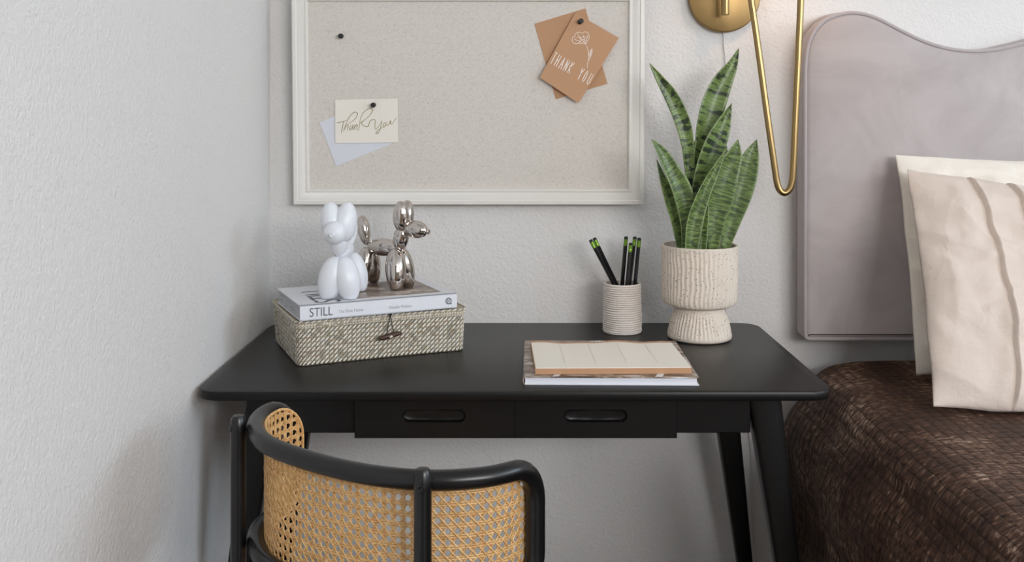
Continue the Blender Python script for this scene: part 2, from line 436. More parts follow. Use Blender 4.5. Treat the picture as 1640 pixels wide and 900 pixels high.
for i in range(len(rr)):
    a, b = V3((*rr[i], 0)), V3((*rr[(i+1) % len(rr)], 0)); n = max(1, int((b-a).length/.012))
    for q in range(n): dense.append(a.lerp(b, q/n))
pts = []
for p in dense:
    q, tg = onarc(p.x); pts.append(V3((q.x, q.y, p.y)))
build('back_frame', MB().tube(pts, .0138, 14, loop=True), M_BENT, chair)
cane = MB(); PIT = .0146; CW = LA; 
def inside(a, z):
    x0_, x1_, z0_, z1_, r = -.013, LA+.005, ZL-.005, ZH+.002, RC+.006
    if a < x0_ or a > x1_ or z < z0_ or z > z1_: return False
    cx = min(max(a, x0_+r), x1_-r); cz = min(max(z, z0_+r), z1_-r)
    return (a-cx)**2+(z-cz)**2 <= r*r+1e-9
def cpt(a, z, off):
    q, tg = onarc(a); nn = V3((tg.y, -tg.x, 0)); return V3((q.x, q.y, z))+nn*(off-.0150)
def strand(a0, z0, a1, z1, wd, base, amp, ph, mi=0):
    L = math.hypot(a1-a0, z1-z0); n = int(L/.00365)+1; da, dz = (a1-a0)/L, (z1-z0)/L; pa, pz = -dz*wd/2, da*wd/2
    prev = None
    for i in range(n+1):
        a = a0+(a1-a0)*i/n; z = z0+(z1-z0)*i/n
        if not inside(a, z): prev = None; continue
        o = base+amp*math.sin(PI*(L*i/n)/(PIT/1)+ph)
        k = len(cane.v); cane.v += [cpt(a-pa, z-pz, o), cpt(a, z, o+.0005), cpt(a+pa, z+pz, o)]
        if prev is not None:
            for j in (0, 1): cane.f.append((prev+j, prev+j+1, k+j+1, k+j)); cane.mi.append(mi)
        prev = k
nv = int(CW/PIT)+1; nh = int((ZH-ZL)/PIT)+1
A0_, A1_, Z0_, Z1_ = -.014, CW+.012, ZL-.008, ZH+.006
for i in range(-1, nv+2):
    for sg in (-1, 1):
        a = i*PIT+sg*.0017; strand(a, Z0_, a, Z1_, .0026, 0, .0003, i)
for j in range(-1, nh+2):
    for sg in (-1, 1):
        z = ZL+.006+j*PIT+sg*.0017; strand(A0_, z, A1_, z, .0026, .0006, .0003, j)
H_ = Z1_-Z0_; zo = ZL+.006
for k in range(-nh-3, nv+nh+4):
    a = (k+.5)*PIT
    strand(a-(zo-Z0_), Z0_, a-(zo-Z0_)+H_, Z1_, .0022, .0010, .0004, 0)
    strand(a+(zo-Z0_), Z0_, a+(zo-Z0_)-H_, Z1_, .0022, .0013, -.0004, 0)
build('cane_panel', cane, M_CANE, chair, smooth=True, solid=.0008, ang=80)
rr = rrect(-.0125, LA+.0045, ZL-.0045, ZH+.0015, RC+.0055, 8); bp = []
for i in range(len(rr)):
    a, b = V3((*rr[i], 0)), V3((*rr[(i+1) % len(rr)], 0)); n = max(1, int((b-a).length/.012))
    for q in range(n):
        p = a.lerp(b, q/n); bp.append(cpt(p.x, p.y, .0008))
build('binding_strip', MB().tube(bp, .0024, 8, loop=True), M_CANE, chair)
for aa, zt in ((.139, .809), (.519, .813)):
    q_, tg_ = onarc(aa); nn = V3((tg_.y, -tg_.x, 0)); c0 = q_+nn*.0258
    P = [c0+V3((0, 0, z)) for z in (zt+.0025, zt+.0015, zt-.004, .79, .70, .62, .55)]+[c0+nn*.004+V3((0, 0, .45)), c0+nn*.03+V3((0, 0, .22)), c0+nn*.07]
    P = P[:3]+catmull(P[3:], 5); Rd = [.004, .0085, .0116]+[.0118]*(len(P)-3)
    print('post px', 820+1600*c0.x/c0.y)
    lg = build('rear_leg', MB().tube(P, Rd, 14), M_BENT, chair)
    RR = [[c0+V3((0, 0, .792))+nn*dd+(tg_*math.cos(2*PI*q/16)+V3((0, 0, 1))*math.sin(2*PI*q/16))*r for q in range(16)] for dd, r in ((.010, .0066), (.0126, .006), (.0131, .004), (.0118, .003), (.0116, .0005))]
    build('screw_cap', MB().rings(RR), M_BENT, lg)
def disc(cz, rx, ry, z0_, z1_, t0):
    return MB().rings([[cl(rx*math.copysign(abs(math.cos(a))**.8, math.cos(a)), t0+ry*math.copysign(abs(math.sin(a))**.8, math.sin(a)), z) for a in [2*PI*q/40 for q in range(40)]] for z in (z0_, z1_)])
build('seat_frame', disc(0, .215, .21, .43, .462, .20), M_BENT, chair, bevel=.006)
build('seat', disc(0, .175, .17, .462, .468, .20), M_CANE2, chair)
for s in (-.16, .16):
    build('front_leg', MB().tube([cl(s, .35, .435), cl(s*1.1, .38, 0)], [.016, .011], 12), M_BENT, chair)
build('stretcher_ring', MB().tube([cl(.165*math.cos(a), .17+.20*math.sin(a), .24) for a in [2*PI*q/32 for q in range(32)]], .008, 10, loop=True), M_BENT, chair)

# ---------------------------------------------------------------- bed and headboard
bed = thing('bed', (1.5, 1.5, 0), 'bed with an upholstered grey velvet headboard of wavy outline', 'bed')
outl = [(1288, 545), (1288, 300), (1288, 150), (1289, 100), (1296, 62), (1316, 34), (1345, 21), (1375, 19), (1405, 27), (1440, 45), (1480, 64), (1520, 76), (1560, 80), (1600, 77), (1640, 68)]
hp = [at(x, y, 2.45) for x, y in outl]
hp = [hp[0]]+[p for p in hp[1:]]
half = catmull(hp[1:], 6)
cxh = 1.56
# continue to the centre crest then mirror
cr = catmull([hp[-2], hp[-1], V3((cxh-.12, 2.45, 1.50)), V3((cxh, 2.45, 1.513))], 6)
half = half[:-6]+cr[6:]
half = [hp[0]]+half
half = [p for i, p in enumerate(half) if i == 0 or (p-half[i-1]).length > 1e-4]
full = half+[V3((2*cxh-p.x, p.y, p.z)) for p in reversed(half[:-1])]
zb = hp[0].z
# bottom rounding
full = [V3((half[0].x+.012, 2.45, zb))]+[V3((half[0].x+.003, 2.45, zb+.004)), V3((half[0].x, 2.45, zb+.014))]+full[1:-1]+[V3((2*cxh-half[0].x, 2.45, zb+.014)), V3((2*cxh-half[0].x-.003, 2.45, zb+.004)), V3((2*cxh-half[0].x-.012, 2.45, zb))]
def inset(poly, d):
    n = len(poly); out = []
    for i in range(n):
        a, b = poly[i-1], poly[(i+1) % n]; tg = (b-a).normalized(); nn = V3((tg.z, 0, -tg.x)); out.append(poly[i]+nn*d)
    return out
R = []
for d, y in ((.0, 2.528), (0, 2.475), (.001, 2.462), (.006, 2.452), (.016, 2.447)):
    R.append([V3((p.x, y, p.z)) for p in inset(full, d)])
hb = MB().rings(R, cap0=True, cap1=True)
hbo = build('headboard', hb, M_VELVET, bed, ang=70)
pp = [V3((p.x, 2.452, p.z)) for p in inset(full, .003)]
build('piping', MB().tube(pp, .0048, 10, loop=True, ref=(0, 1, 0)), M_PIPE, hbo)
pp = [V3((p.x, 2.516, p.z)) for p in inset(full, -.001)]
build('rear_piping', MB().tube(pp, .004, 8, loop=True, ref=(0, 1, 0)), M_PIPE, hbo)
build('mattress', MB().box((.80, .52, .30), (2.30, 2.44, .640)), M_WHITE, bed, bevel=.05, seg=4)
build('bed_base', MB().box((.82, .56, .0), (2.28, 2.44, .30)), M_PIPE, bed, bevel=.01)

def spread():
    prof = [(2.35, .664), (2.1, .665), (1.8, .667), (1.5, .668), (1.2, .668), (1.05, .668), (.95, .6685), (.87, .668), (.81, .6665), (.765, .659), (.737, .643), (.719, .618), (.704, .585), (.68, .55), (.665, .51), (.658, .47), (.668, .41), (.69, .36), (.692, .30), (.684, .24), (.68, .18), (.678, .10), (.677, .03)]
    P = [V3((x, 0, z)) for x, z in prof]; P = catmull(P, 6)
    ac = [0]
    for a, b in zip(P, P[1:]): ac.append(ac[-1]+(b-a).length)
    ny = 110; Y0, Y1 = .46, 2.485; rows = []; mb = MB(); mb.uv = []
    for j in range(ny+1):
        Y = Y0+(Y1-Y0)*j/ny
        sh = 0; R_ = .085; yc = Y1-R_
        if Y > yc: sh = R_-math.sqrt(max(0, R_*R_-(Y-yc)**2))
        for i, p in enumerate(P):
            dwn = max(0, min(1, (.655-p.z)/.35)); side = max(0, min(1, (1.0-p.x)/.25))
            x = p.x+sh*side*(1-.9*min(1, dwn*1.6))
            fold = math.sin(Y*15+2.2*math.sin(Y*5)+p.z*2)*.012*dwn*(1 if Y < 2.2 else max(.2, 1-(Y-2.2)*5))+math.sin(Y*43+1)*.005*dwn
            n_ = noise.noise(V3((p.x*4, Y*4, p.z*4)))*.006
            z = p.z+(n_ if p.z > .6 else 0)-(.012*((Y-yc)/R_)**3 if Y > yc else 0)*(1-dwn)
            mb.v.append(V3((x+fold+(n_ if p.z < .6 else 0), Y, z))); mb.uv.append((ac[i], Y))
    # tuck down at the head end
    n = len(P)
    for dz, dy in ((.03, .012), (.25, .015)):
        for i in range(n):
            b = mb.v[ny*n+i]; mb.v.append(V3((b.x, b.y+dy, max(.02, b.z-dz)))); mb.uv.append((ac[i], Y1+dz))
    for j in range(ny+2):
        for i in range(n-1): mb.f.append((j*n+i, j*n+i+1, (j+1)*n+i+1, (j+1)*n+i)); mb.mi.append(0)
    return mb
tag(build('bedspread', spread(), M_QUILT, ang=180, solid=.006), 'dark brown quilted velvet bedspread hanging over the side of the bed', 'bedspread')

def pillow(bl, upv, rv, w_, h_, T, pleats, seed):
    bl = V3(bl); up = V3(upv).normalized(); r = V3(rv); r = (r-up*r.dot(up)).normalized(); n = r.cross(up)
    N, Mm = 260, 130; mb = MB()
    for side in (1, -1):
        for j in range(Mm+1):
            for i in range(N+1):
                u = i/N; v = j/Mm; a, b = 2*u-1, 2*v-1
                f = max(0, (1-abs(a)**3.2))**.62*max(0, (1-abs(b)**3.2))**.62
                x = u-.012*(1-b*b)*a+.007*noise.noise(V3((v*5+seed, a, 0)))*abs(a)**6; z = v-.018*(1-a*a)*b+.007*noise.noise(V3((u*5+seed, b, 3)))*abs(b)**6
                d = T*f
                if side == 1:
                    nz = noise.noise(V3((x*5+seed, z*4, 1.3)))*.010+noise.noise(V3((x*13+seed, z*9+abs(noise.noise(V3((x*3, z*5, seed))))*3, 2.1)))*.005
                    # horizontal slumping creases
                    nz += .026*(.35-abs(noise.noise(V3((x*2.2+seed, z*7+x*2, 5.)))))+.006*(.3-abs(noise.noise(V3((x*9+seed, z*3, 8.)))))
                    d += nz*min(1, f*1.6)
                    if pleats:
                        bend = .045*math.sin(PI*z*.9)+.05*(1-z)+.006*noise.noise(V3((z*6, seed, x*2)))
                        q = (x-.27-bend+.05)/.155
                        if q > -.4 and q < 6:
                            ph = q % 1.0
                            if ph < .035: e = -.007+.017*(ph/.035)
                            elif ph < .5: e = .010*(1-(ph-.035)/.465)**1.5
                            elif ph > .84: e = -.006*((ph-.84)/.16)**2
                            else: e = 0
                            if q < 0 and ph < .5: e = 0
                            d += e*min(1, f*2.5)
                vv = bl+r*(x*w_)+up*(z*h_)+n*(d if side == 1 else -d); vv.z = max(vv.z, .679); mb.v.append(vv)
    n1 = (N+1)*(Mm+1)
    for k in (0, n1):
        for j in range(Mm):
            for i in range(N):
                a = k+j*(N+1)+i; mb.f.append((a, a+1, a+N+2, a+N+1)); mb.mi.append(0)
    # weld the border by an edge seam
    bord = [i for i in range(N+1)]+[j*(N+1)+N for j in range(1, Mm+1)]+[Mm*(N+1)+i for i in range(N-1, -1, -1)]+[j*(N+1) for j in range(Mm-1, 0, -1)]
    for a, b in zip(bord, bord[1:]+bord[:1]): mb.f.append((a, b, b+n1, a+n1)); mb.mi.append(0)
    seam = [mb.v[i].copy() for i in bord]
    return mb, seam
mb, seam = pillow((.848, 2.01, .688), (.078, .335, .465), (.99, -.04, -.09), .56, .572, .054, True, 3.1)
pl = tag(build('pillow', mb, M_PILLOW, ang=180), 'blush cotton pillow with vertical pleats leaning in front of the ivory pillow', 'pillow')
mb, seam = pillow((.913, 2.262, .686), (.012, .150, .50), (.99, -.02, -.085), .60, .515, .034, False, 8.4)
tag(build('pillow', mb, M_PILLOW2, ang=180), 'plain ivory pillow behind the pleated one, against the headboard', 'pillow')

# ---------------------------------------------------------------- wall lamp
lamp = thing('wall_lamp', at(1160, -5, 2.53), 'brass wall lamp with round backplate and long looped arm above the plant', 'wall lamp')
c = at(1160, -5, 2.515); R = []
for y, r in ((2.5295, .0895), (2.512, .0895), (2.5095, .0885), (2.5085, .0865)):
    R.append([V3((c.x+r*math.cos(2*PI*q/64), y, c.z+r*math.sin(2*PI*q/64))) for q in range(64)])
build('backplate', MB().rings(R), M_BRASS2, lamp, ang=50)
b0 = at(1161.5, 24, 2.47)
build('pivot_rod', MB().tube([b0, b0+V3((0, 0, .004)), b0+V3((0, 0, .15))], [.0093, .0098, .0098], 20), M_BRASS, lamp, ang=50)
build('rod_mount', MB().tube([V3((b0.x, 2.512, b0.z+.075)), V3((b0.x, 2.465, b0.z+.075))], .009, 16), M_BRASS, lamp)
YL = 2.32
la = [(1186, -110), (1194, -50), (1203, 0), (1216, 90), (1229.5, 190), (1241, 270)]
ub = [(1244, 290), (1248, 303), (1255.5, 309), (1263, 305), (1268, 294)]
ra = [(1270.5, 270), (1274, 190), (1278.5, 90), (1282.5, 0), (1285, -60), (1287, -110)]
P = catmull([at(x, y, YL) for x, y in la+ub+ra], 7)
build('arm', MB().tube(P, .0077, 18), M_BRASS, lamp)
t0 = at(1186, -112, YL); t1 = at(1287, -112, YL)
build('arm_crossbar', MB().tube([t0-V3((.01, 0, 0)), t1+V3((.01, 0, 0))], .009, 16), M_BRASS, lamp)
build('arm_link', MB().tube([V3((b0.x, b0.y, b0.z+.14)), (t0+t1)/2+V3((-.05, 0, 0))], .008, 14), M_BRASS, lamp)
tt = (t0+t1)/2
sh = build('shade', MB().rings([[tt+V3((.03+r*math.cos(2*PI*q/40), r*math.sin(2*PI*q/40), z)) for q in range(40)] for r, z in ((.055, .012), (.04, .12))], cap0=False), M_BRASS2, lamp, solid=.002)
ld = bpy.data.lights.new('bulb_light', 'POINT'); ld.energy = 1.8; ld.color = (1, .62, .36); ld.shadow_soft_size = .03
lo = bpy.data.objects.new('bulb_light', ld); COL.objects.link(lo); lo.location = tt+V3((.03, 0, .05))
cp = [at(1159, 50, 2.524), at(1160, 75, 2.525), at(1162, 105, 2.525), at(1160, 200, 2.5265), at(1157, 400, 2.5265), at(1170, 560, 2.5265), at(1200, 700, 2.5265), at(1204, 800, 2.526), at(1207, 868, 2.526), at(1216, 878, 2.52), at(1226, 879, 2.515), at(1250, 880, 2.52)]
build('power_cord', MB().tube(catmull(cp, 8), .0016, 8), M_CORDW, lamp)['label'] = 'thin clear white cord'

# ---------------------------------------------------------------- pin board
BB = at(750, 327, 2.512); tilt = math.radians(2.6)
ux = V3((1, 0, 0)); uz = V3((0, -math.sin(tilt), math.cos(tilt))); un = V3((0, -math.cos(tilt), -math.sin(tilt)))
def bpt(px, py, off=0.):
    # point where the sight line meets the fabric plane, lifted off it
    o = BB+un*.008; d = V3(((px-HX)/F, 1, -(py-HY)/F)); c0 = V3((0, 0, CZ))
    t = (o-c0).dot(un)/d.dot(un); return c0+d*t+un*off
board = thing('pin_board', BB, 'linen pin board in a moulded white frame on the back wall', 'pin board')
A = bpt(471.5, 327, .012); B = bpt(1030.0, 327, .012)
W0, W1 = A.x, B.x; Hh = .545
def fp(x, h, d): return V3((0, 0, 0))+V3((x, 0, 0))+V3((0, A.y, A.z))-un*.012+uz*h+un*d
prof = [(0, -.010), (0, .012), (.002, .0145), (.010, .015), (.0125, .0125), (.014, .0125), (.020, .0115), (.026, .0085), (.031, .0075), (.033, .0095), (.0365, .0095), (.0385, .006), (.0395, .0), (.0395, -.006)]
R = []
for w_, d in prof:
    R.append([fp(W0+w_, w_, d), fp(W1-w_, w_, d), fp(W1-w_, Hh-w_, d), fp(W0+w_, Hh-w_, d)])
build('frame', MB().rings(R, cap0=False, cap1=False), M_FRAME, board, ang=20)
m = MB(); q = .037
m.rings([[fp(W0+q, q, d), fp(W1-q, q, d), fp(W1-q, Hh-q, d), fp(W0+q, Hh-q, d)] for d in (-.006, 0)])
build('linen_panel', m, M_LINEN, board, smooth=False)

def card(name, corners, off, th, mat, label, cat, lifts=(0, 0, 0, 0), group=None, parent=None):
    P = [bpt(x, y, off+l) for (x, y), l in zip(corners, lifts)]
    n = 8; g = []
    for j in range(n+1):
        for i in range(n+1):
            u, v = i/n, j/n
            g.append(P[0]*(1-u)*(1-v)+P[1]*u*(1-v)+P[2]*u*v+P[3]*(1-u)*v)
    mb = MB(); N = (n+1)**2
    mb.v = g+[p-un*th for p in g]
    for j in range(n):
        for i in range(n):
            a = j*(n+1)+i; mb.f.append((a, a+1, a+n+2, a+n+1)); mb.f.append((a+N, a+N+n+1, a+N+n+2, a+N+1)); mb.mi += [0, 0]
    bord = [i for i in range(n+1)]+[j*(n+1)+n for j in range(1, n+1)]+[n*(n+1)+i for i in range(n-1, -1, -1)]+[j*(n+1) for j in range(n-1, 0, -1)]
    for a, b in zip(bord, bord[1:]+bord[:1]): mb.f.append((a, b, b+N, a+N)); mb.mi.append(0)
    o = build(name, mb, mat, None, smooth=False)
    return tag(o, label, cat, group)
card('envelope', [(511.5, 196), (600, 160), (628, 230), (538.5, 266)], .0012, .0008, M_ENV, 'pale blue envelope pinned behind the cream thank you card', 'envelope')
ty = card('thank_you_card', [(536.8, 160), (637, 157.5), (638, 228), (537.5, 229)], .0035, .0012, M_CREAM, 'cream thank you card with gold script pinned over a pale envelope', 'card')
Z = lambda x, y: bpt(500+x/6.925, 150+y/6.925, .0038)
strokes = [[(270,325),(320,315),(385,298)], [(352,300),(342,350),(326,440)], [(345,420),(380,330),(420,250),(470,205),(503,215),(490,265),(440,310),(385,345)],
 [(360,405),(385,348),(400,352),(392,405)], [(440,345),(418,375),(422,402),(445,375),(458,342),(448,398)], [(475,340),(463,398),(485,352),(502,345),(498,388),(512,402)],
 [(520,408),(532,300),(570,210),(635,165),(672,180),(640,240),(590,285),(540,320)], [(572,290),(562,318),(540,325),(575,355),(620,364),(634,332),(650,297),(690,285),(702,305),(696,360),(706,392),(740,362),(776,300)],
 [(776,300),(762,375),(738,430),(708,440),(735,402),(790,366)], [(805,318),(788,350),(800,370),(818,342),(806,316)], [(832,308),(828,350),(850,345),(872,298),(872,334),(896,328),(935,263)]]
mb = MB()
for s_ in strokes: ribbon(mb, catmull([Z(*p) for p in s_], 6), .0016, un)
build('script_lettering', mb, M_GOLDINK, ty, smooth=False)
card('kraft_envelope', [(856, 38), (937.5, 13.5), (973, 134), (890, 159)], .0012, .001, M_KRAFT2, 'brown kraft envelope pinned behind the floral kraft card', 'envelope')
kc = [(921, 20.5), (990.5, 61), (926, 165), (864, 124)]
kf = card('kraft_card', kc, .0055, .001, M_KRAFT, 'brown kraft card with a white line flower and tall white lettering', 'card', (0, .002, .010, .008))
kp = [bpt(x, y, .0055+l+.0003) for (x, y), l in zip(kc, (0, .002, .010, .008))]
def K(x, y):   # pixel in the detail view of the card
    p = bpt(840+x/5, y/5, 0); n0 = (kp[1]-kp[0]).cross(kp[3]-kp[0]).normalized()
    d = p-V3((0, 0, CZ)); t = (kp[0]-V3((0, 0, CZ))).dot(n0)/d.dot(n0)
    q = V3((0, 0, CZ))+d*t; return q+(-n0 if n0.y > 0 else n0)*.0003
n0 = (kp[1]-kp[0]).cross(kp[3]-kp[0]).normalized(); n0 = n0 if n0.y < 0 else -n0
mb = MB()
for s_ in ([(490,352),(508,400),(515,460),(505,510),(503,545)], [(515,480),(520,430),(540,392),(538,430),(518,478)], [(525,460),(534,405)]):
    ribbon(mb, catmull([K(*p) for p in s_], 6), .0016, n0)
for s_ in ([(488,352),(440,348),(395,345),(382,320),(388,295),(410,290)], [(405,295),(405,275),(430,258),(455,262),(470,270)], [(460,268),(480,255),(505,262),(518,290),(510,320),(490,352)],
           [(488,350),(450,335),(410,318),(398,305)], [(488,350),(462,320),(438,290),(425,272)], [(488,350),(478,310),(470,280)], [(488,350),(500,310),(504,280)], [(440,330),(470,318),(500,325)], [(430,345),(450,322),(440,300),(415,300)], [(455,300),(480,295),(500,300)]):
    ribbon(mb, catmull([K(*p) for p in s_], 6), .0013, n0)
build('flower_drawing', mb, M_WHITEINK, kf, smooth=False)
mb = MB()
def seg(*ps): ribbon(mb, [K(*p) for p in ps], .0021, n0)
def glyph(ch, bx, by):       # bx,by top left of a letter; card's right and down directions
    r = V3((.87, .5)+(0,)); d = V3((-.46, .89)+(0,)); H_ = 98; W_ = 22
    g = lambda a, b: (bx+r.x*a*W_+d.x*b*H_, by+r.y*a*W_+d.y*b*H_)
    S = {'T': [[(0, 0), (1, 0)], [(.5, 0), (.5, 1)]], 'H': [[(0, 0), (0, 1)], [(.8, 0), (.8, 1)], [(0, .5), (.8, .5)]], 'A': [[(.5, 0), (0, 1)], [(.5, 0), (1, 1)], [(.25, .62), (.75, .62)]],
         'N': [[(0, 1), (0, 0)], [(0, 0), (.8, 1)], [(.8, 1), (.8, 0)]], 'K': [[(0, 0), (0, 1)], [(.8, 0), (0, .5)], [(0, .5), (.8, 1)]],
         'Y': [[(0, 0), (.5, .45)], [(1, 0), (.5, .45)], [(.5, .45), (.5, 1)]], 'O': [[(.4, 0), (.05, .2), (.05, .8), (.4, 1), (.75, .8), (.75, .2), (.4, 0)]], 'U': [[(0, 0), (0, .85), (.4, 1), (.8, .85), (.8, 0)]]}
    for l in S[ch]:
        L = [g(*p) for p in l]
        if len(L) == 2: L = [L[0], ((L[0][0]+L[1][0])/2, (L[0][1]+L[1][1])/2), L[1]]
        seg(*L)
for k, ch in enumerate('THANK'): glyph(ch, 246+k*35, 418+k*19.5)
for k, ch in enumerate('YOU'): glyph(ch, 463+k*38, 543+k*21)
build('lettering', mb, M_WHITEINK, kf, smooth=False)
# push pins
pm = MB(); R = []
for d, r in ((0, .0035), (.001, .0058), (.003, .0056), (.004, .0044), (.010, .0044), (.011, .0062), (.014, .0064), (.0148, .0055)):
    R.append([(r*math.cos(2*PI*q/20), r*math.sin(2*PI*q/20), d) for q in range(20)])
pm.rings(R)
pin0 = build('push_pin', pm, M_PIN, None, origin=(0, 0, 0), ang=35)
pins = [((547, 58), 0, 'black push pin alone on the bare linen, upper left of the board', un),
        ((599, 168), .0035, 'black push pin holding the cream thank you card', un),
        ((928, 36), .0058, 'black push pin holding the brown kraft cards', (un+V3((.25, 0, .25))).normalized())]
for k, (p, off, lab, dr) in enumerate(pins):
    o = pin0 if k == 0 else pin0.copy()
    if k: COL.objects.link(o)
    o.location = bpt(p[0], p[1], off+.0004); o.rotation_euler = V3(dr).to_track_quat('Z', 'Y').to_euler()
    tag(o, lab, 'push pin', 'push pins on the linen board')

# ---------------------------------------------------------------- plant
PX, PY = .441, 2.35
plant = thing('potted_snake_plant', (PX, PY, ZT), 'snake plant with banded green leaves in a speckled footed pot', 'potted plant')
prof = [(.060, .0005), (.0700, .0008), (.0742, .004), (.0750, .010), (.0738, .018), (.0675, .045), (.0605, .064), (.0565, .0735), (.0565, .0755), (.070, .0775), (.0825, .083), (.0865, .090), (.0878, .100), (.0888, .150), (.0893, .2155), (.0886, .2195), (.0868, .2203), (.0840, .2190), (.0835, .2140), (.0830, .185), (.06, .184), (.01, .184)]
# refine
pr = []
for (r0, z0_), (r1, z1_) in zip(prof, prof[1:]):
    n = max(1, int(math.hypot(r1-r0, z1_-z0_)/.006))
    for q in range(n): pr.append((r0+(r1-r0)*q/n, z0_+(z1_-z0_)*q/n))
pr.append(prof[-1])
NQ = 260; R = []
for k, (r, z) in enumerate(pr):
    outer = k <= max(range(len(pr)), key=lambda i: pr[i][1]); ring = []
    amp = .0028 if (.012 < z < .062 or .088 < z < .213) and r > .055 and outer else 0.
    for q in range(NQ):
        a = 2*PI*q/NQ; ph = a*52+3.0*noise.noise(V3((math.cos(a)*2, math.sin(a)*2, z*26)))
        ring.append(V3((PX+(r-amp*(.5+.5*math.sin(ph))*(.6+.8*abs(noise.noise(V3((math.cos(a)*3, math.sin(a)*3, z*15+4))))))*math.cos(a), PY+(r-amp*(.5+.5*math.sin(ph)))*math.sin(a), ZT+z)))
    R.append(ring)
build('pot', MB().rings(R), M_POT, plant, ang=50)
build('soil', MB().lathe((PX, PY, ZT), [(.083, .186), (.083, .196), (.05, .199), (.004, .2)], 40), M_SOIL, plant)
def leaf(cl_, yb, yt, twist=0.0, cup=.22, seedk=0):
    # cl_: (px, py, width px) from base to tip in the plant detail view
    P = []; Wd = []; n = len(cl_)
    for k, (x, y, w_) in enumerate(cl_):
        Y = yb+(yt-yb)*(k/(n-1)); p = at(1020+x/2.5, 60+y/2.5, Y); P.append(p); Wd.append(V3((w_/2.5*Y/F, 0, 0)))
    C = catmull(P, 8); Wc = catmull(Wd, 8); mb = MB(); mb.uv = []; K_ = 9; L = 0
    off = seedk*1.7
    for i, p in enumerate(C):
        a = C[max(0, i-1)]; b = C[min(len(C)-1, i+1)]; tg = (b-a).normalized()
        if i: L += (p-C[i-1]).length
        tw = twist*(i/len(C)); vw = V3((math.sin(tw), -math.cos(tw), 0)); sd = tg.cross(vw).normalized(); nr = sd.cross(tg).normalized()
        wd = max(.0006, Wc[i].x)
        for j in range(K_):
            s = j/(K_-1)*2-1
            mb.v.append(p+sd*(-s*wd/2)+nr*(abs(s)**1.7*wd*cup)*(-1 if nr.y > 0 else 1)*1.0+V3((0, math.sin(L*60+off+s)*.0006, 0)))
            mb.uv.append((j/(K_-1), L+off))
    for i in range(len(C)-1):
        for j in range(K_-1):
            a = i*K_+j; mb.f.append((a, a+1, a+K_+1, a+K_)); mb.mi.append(0)
    return build('leaf', mb, M_LEAF if seedk in (1, 2, 3, 4) else M_LEAF2, plant, ang=180, solid=.0018)
leaf([(236,850,34),(222,640,38),(211,520,42),(203,430,50),(184,340,60),(140,240,56),(88,160,30),(50,103,2)], 2.37, 2.36, -.3, .2, 1)
leaf([(250,850,36),(236,560,44),(256,450,58),(278,350,86),(303,265,98),(338,180,82),(380,110,44),(408,44,2)], 2.372, 2.39, .2, .2, 2)
leaf([(250,850,40),(235,640,36),(228,520,32),(234,450,30),(249,380,3)], 2.392, 2.40, 0, .2, 3)
leaf([(262,850,45),(258,640,80),(276,540,96),(305,440,92),(342,350,64),(380,264,2)], 2.350, 2.355, .2, .2, 4)
leaf([(262,850,40),(285,640,60),(322,540,60),(345,470,36),(356,425,3)], 2.362, 2.372, .2, .2, 10)
leaf([(305,850,38),(312,720,84),(330,640,104),(355,550,98),(388,470,64),(405,408,2)], 2.320, 2.318, .1, .18, 5)
leaf([(350,850,34),(372,760,62),(402,660,86),(430,570,92),(455,480,66),(480,409,2)], 2.335, 2.34, -.2, .18, 6)
leaf([(200,850,42),(203,740,64),(178,620,82),(135,530,66),(97,460,44),(60,408,3)], 2.315, 2.30, .5, .22, 7)
leaf([(182,850,40),(160,740,52),(125,640,48),(98,560,34),(80,490,3)], 2.335, 2.32, .9, .2, 8)
leaf([(215,850,50),(228,740,64),(262,630,54),(312,530,34),(362,440,2)], 2.290, 2.300, .3, .3, 9)
leaf([(255,850,42),(260,760,44),(268,680,34),(272,620,3)], 2.305, 2.31, 0, .3, 11)

# ---------------------------------------------------------------- pencil cup
CX, CY = .267, 2.419
prof = [(.040, .0005), (.0455, .001)]
zz = .003
while zz < .113:
    t_ = zz/.119; r = .0472-.0024*t_**1.5+.0004*noise.noise(V3((zz*200, 0, 0)))
    prof += [(r-.0034, zz), (r-.0006, zz+.0010), (r+.0004, zz+.0024), (r-.0004, zz+.0040)]; zz += .0052+.0014*noise.noise(V3((zz*90, 3, 0)))
prof += [(.0447, .1155), (.0446, .1178), (.0435, .119), (.0405, .1182), (.0400, .116), (.0398, .02), (.03, .0065), (.002, .006)]
NQ = 90
R = [[V3((CX+r*math.cos(a), CY+r*math.sin(a), ZT+z+(.0012*noise.noise(V3((math.cos(a)*1.2, math.sin(a)*1.2, z*30))) if .004 < z < .112 and r > .043 else 0))) for a in [2*PI*q/NQ for q in range(NQ)]] for r, z in prof]
tag(build('pencil_cup', MB().rings(R), M_CUP, None, origin=(CX, CY, ZT), ang=60), 'off-white ribbed ceramic pencil cup near the back of the desk', 'cup')
M_PBLK = plain('black_pencil_lacquer', srgb(20, 20, 22), .3); M_FERR = plain('green_ferrule', srgb(128, 168, 66), .3, .6); M_ERAS = plain('black_eraser', srgb(38, 36, 38), .8); M_PWOOD = plain('pencil_wood', srgb(200, 160, 110), .7)
def hexr(r, z, n=6): return [(r*math.cos(2*PI*q/n+.3), r*math.sin(2*PI*q/n+.3), z) for q in range(n)]
PL = .212
pencil0 = thing('pencil', (0, 0, 0))
m = MB().rings([hexr(.0008, 0), hexr(.0048, .018), hexr(.0048, PL-.022)]); build('barrel', m, M_PBLK, pencil0, ang=30)
m = MB().rings([hexr(r, z, 16) for r, z in ((.0047, PL-.0222), (.0050, PL-.021), (.0050, PL-.016), (.0046, PL-.0145), (.0046, PL-.0125), (.0050, PL-.011), (.0050, PL-.006))]); build('ferrule', m, M_FERR, pencil0)
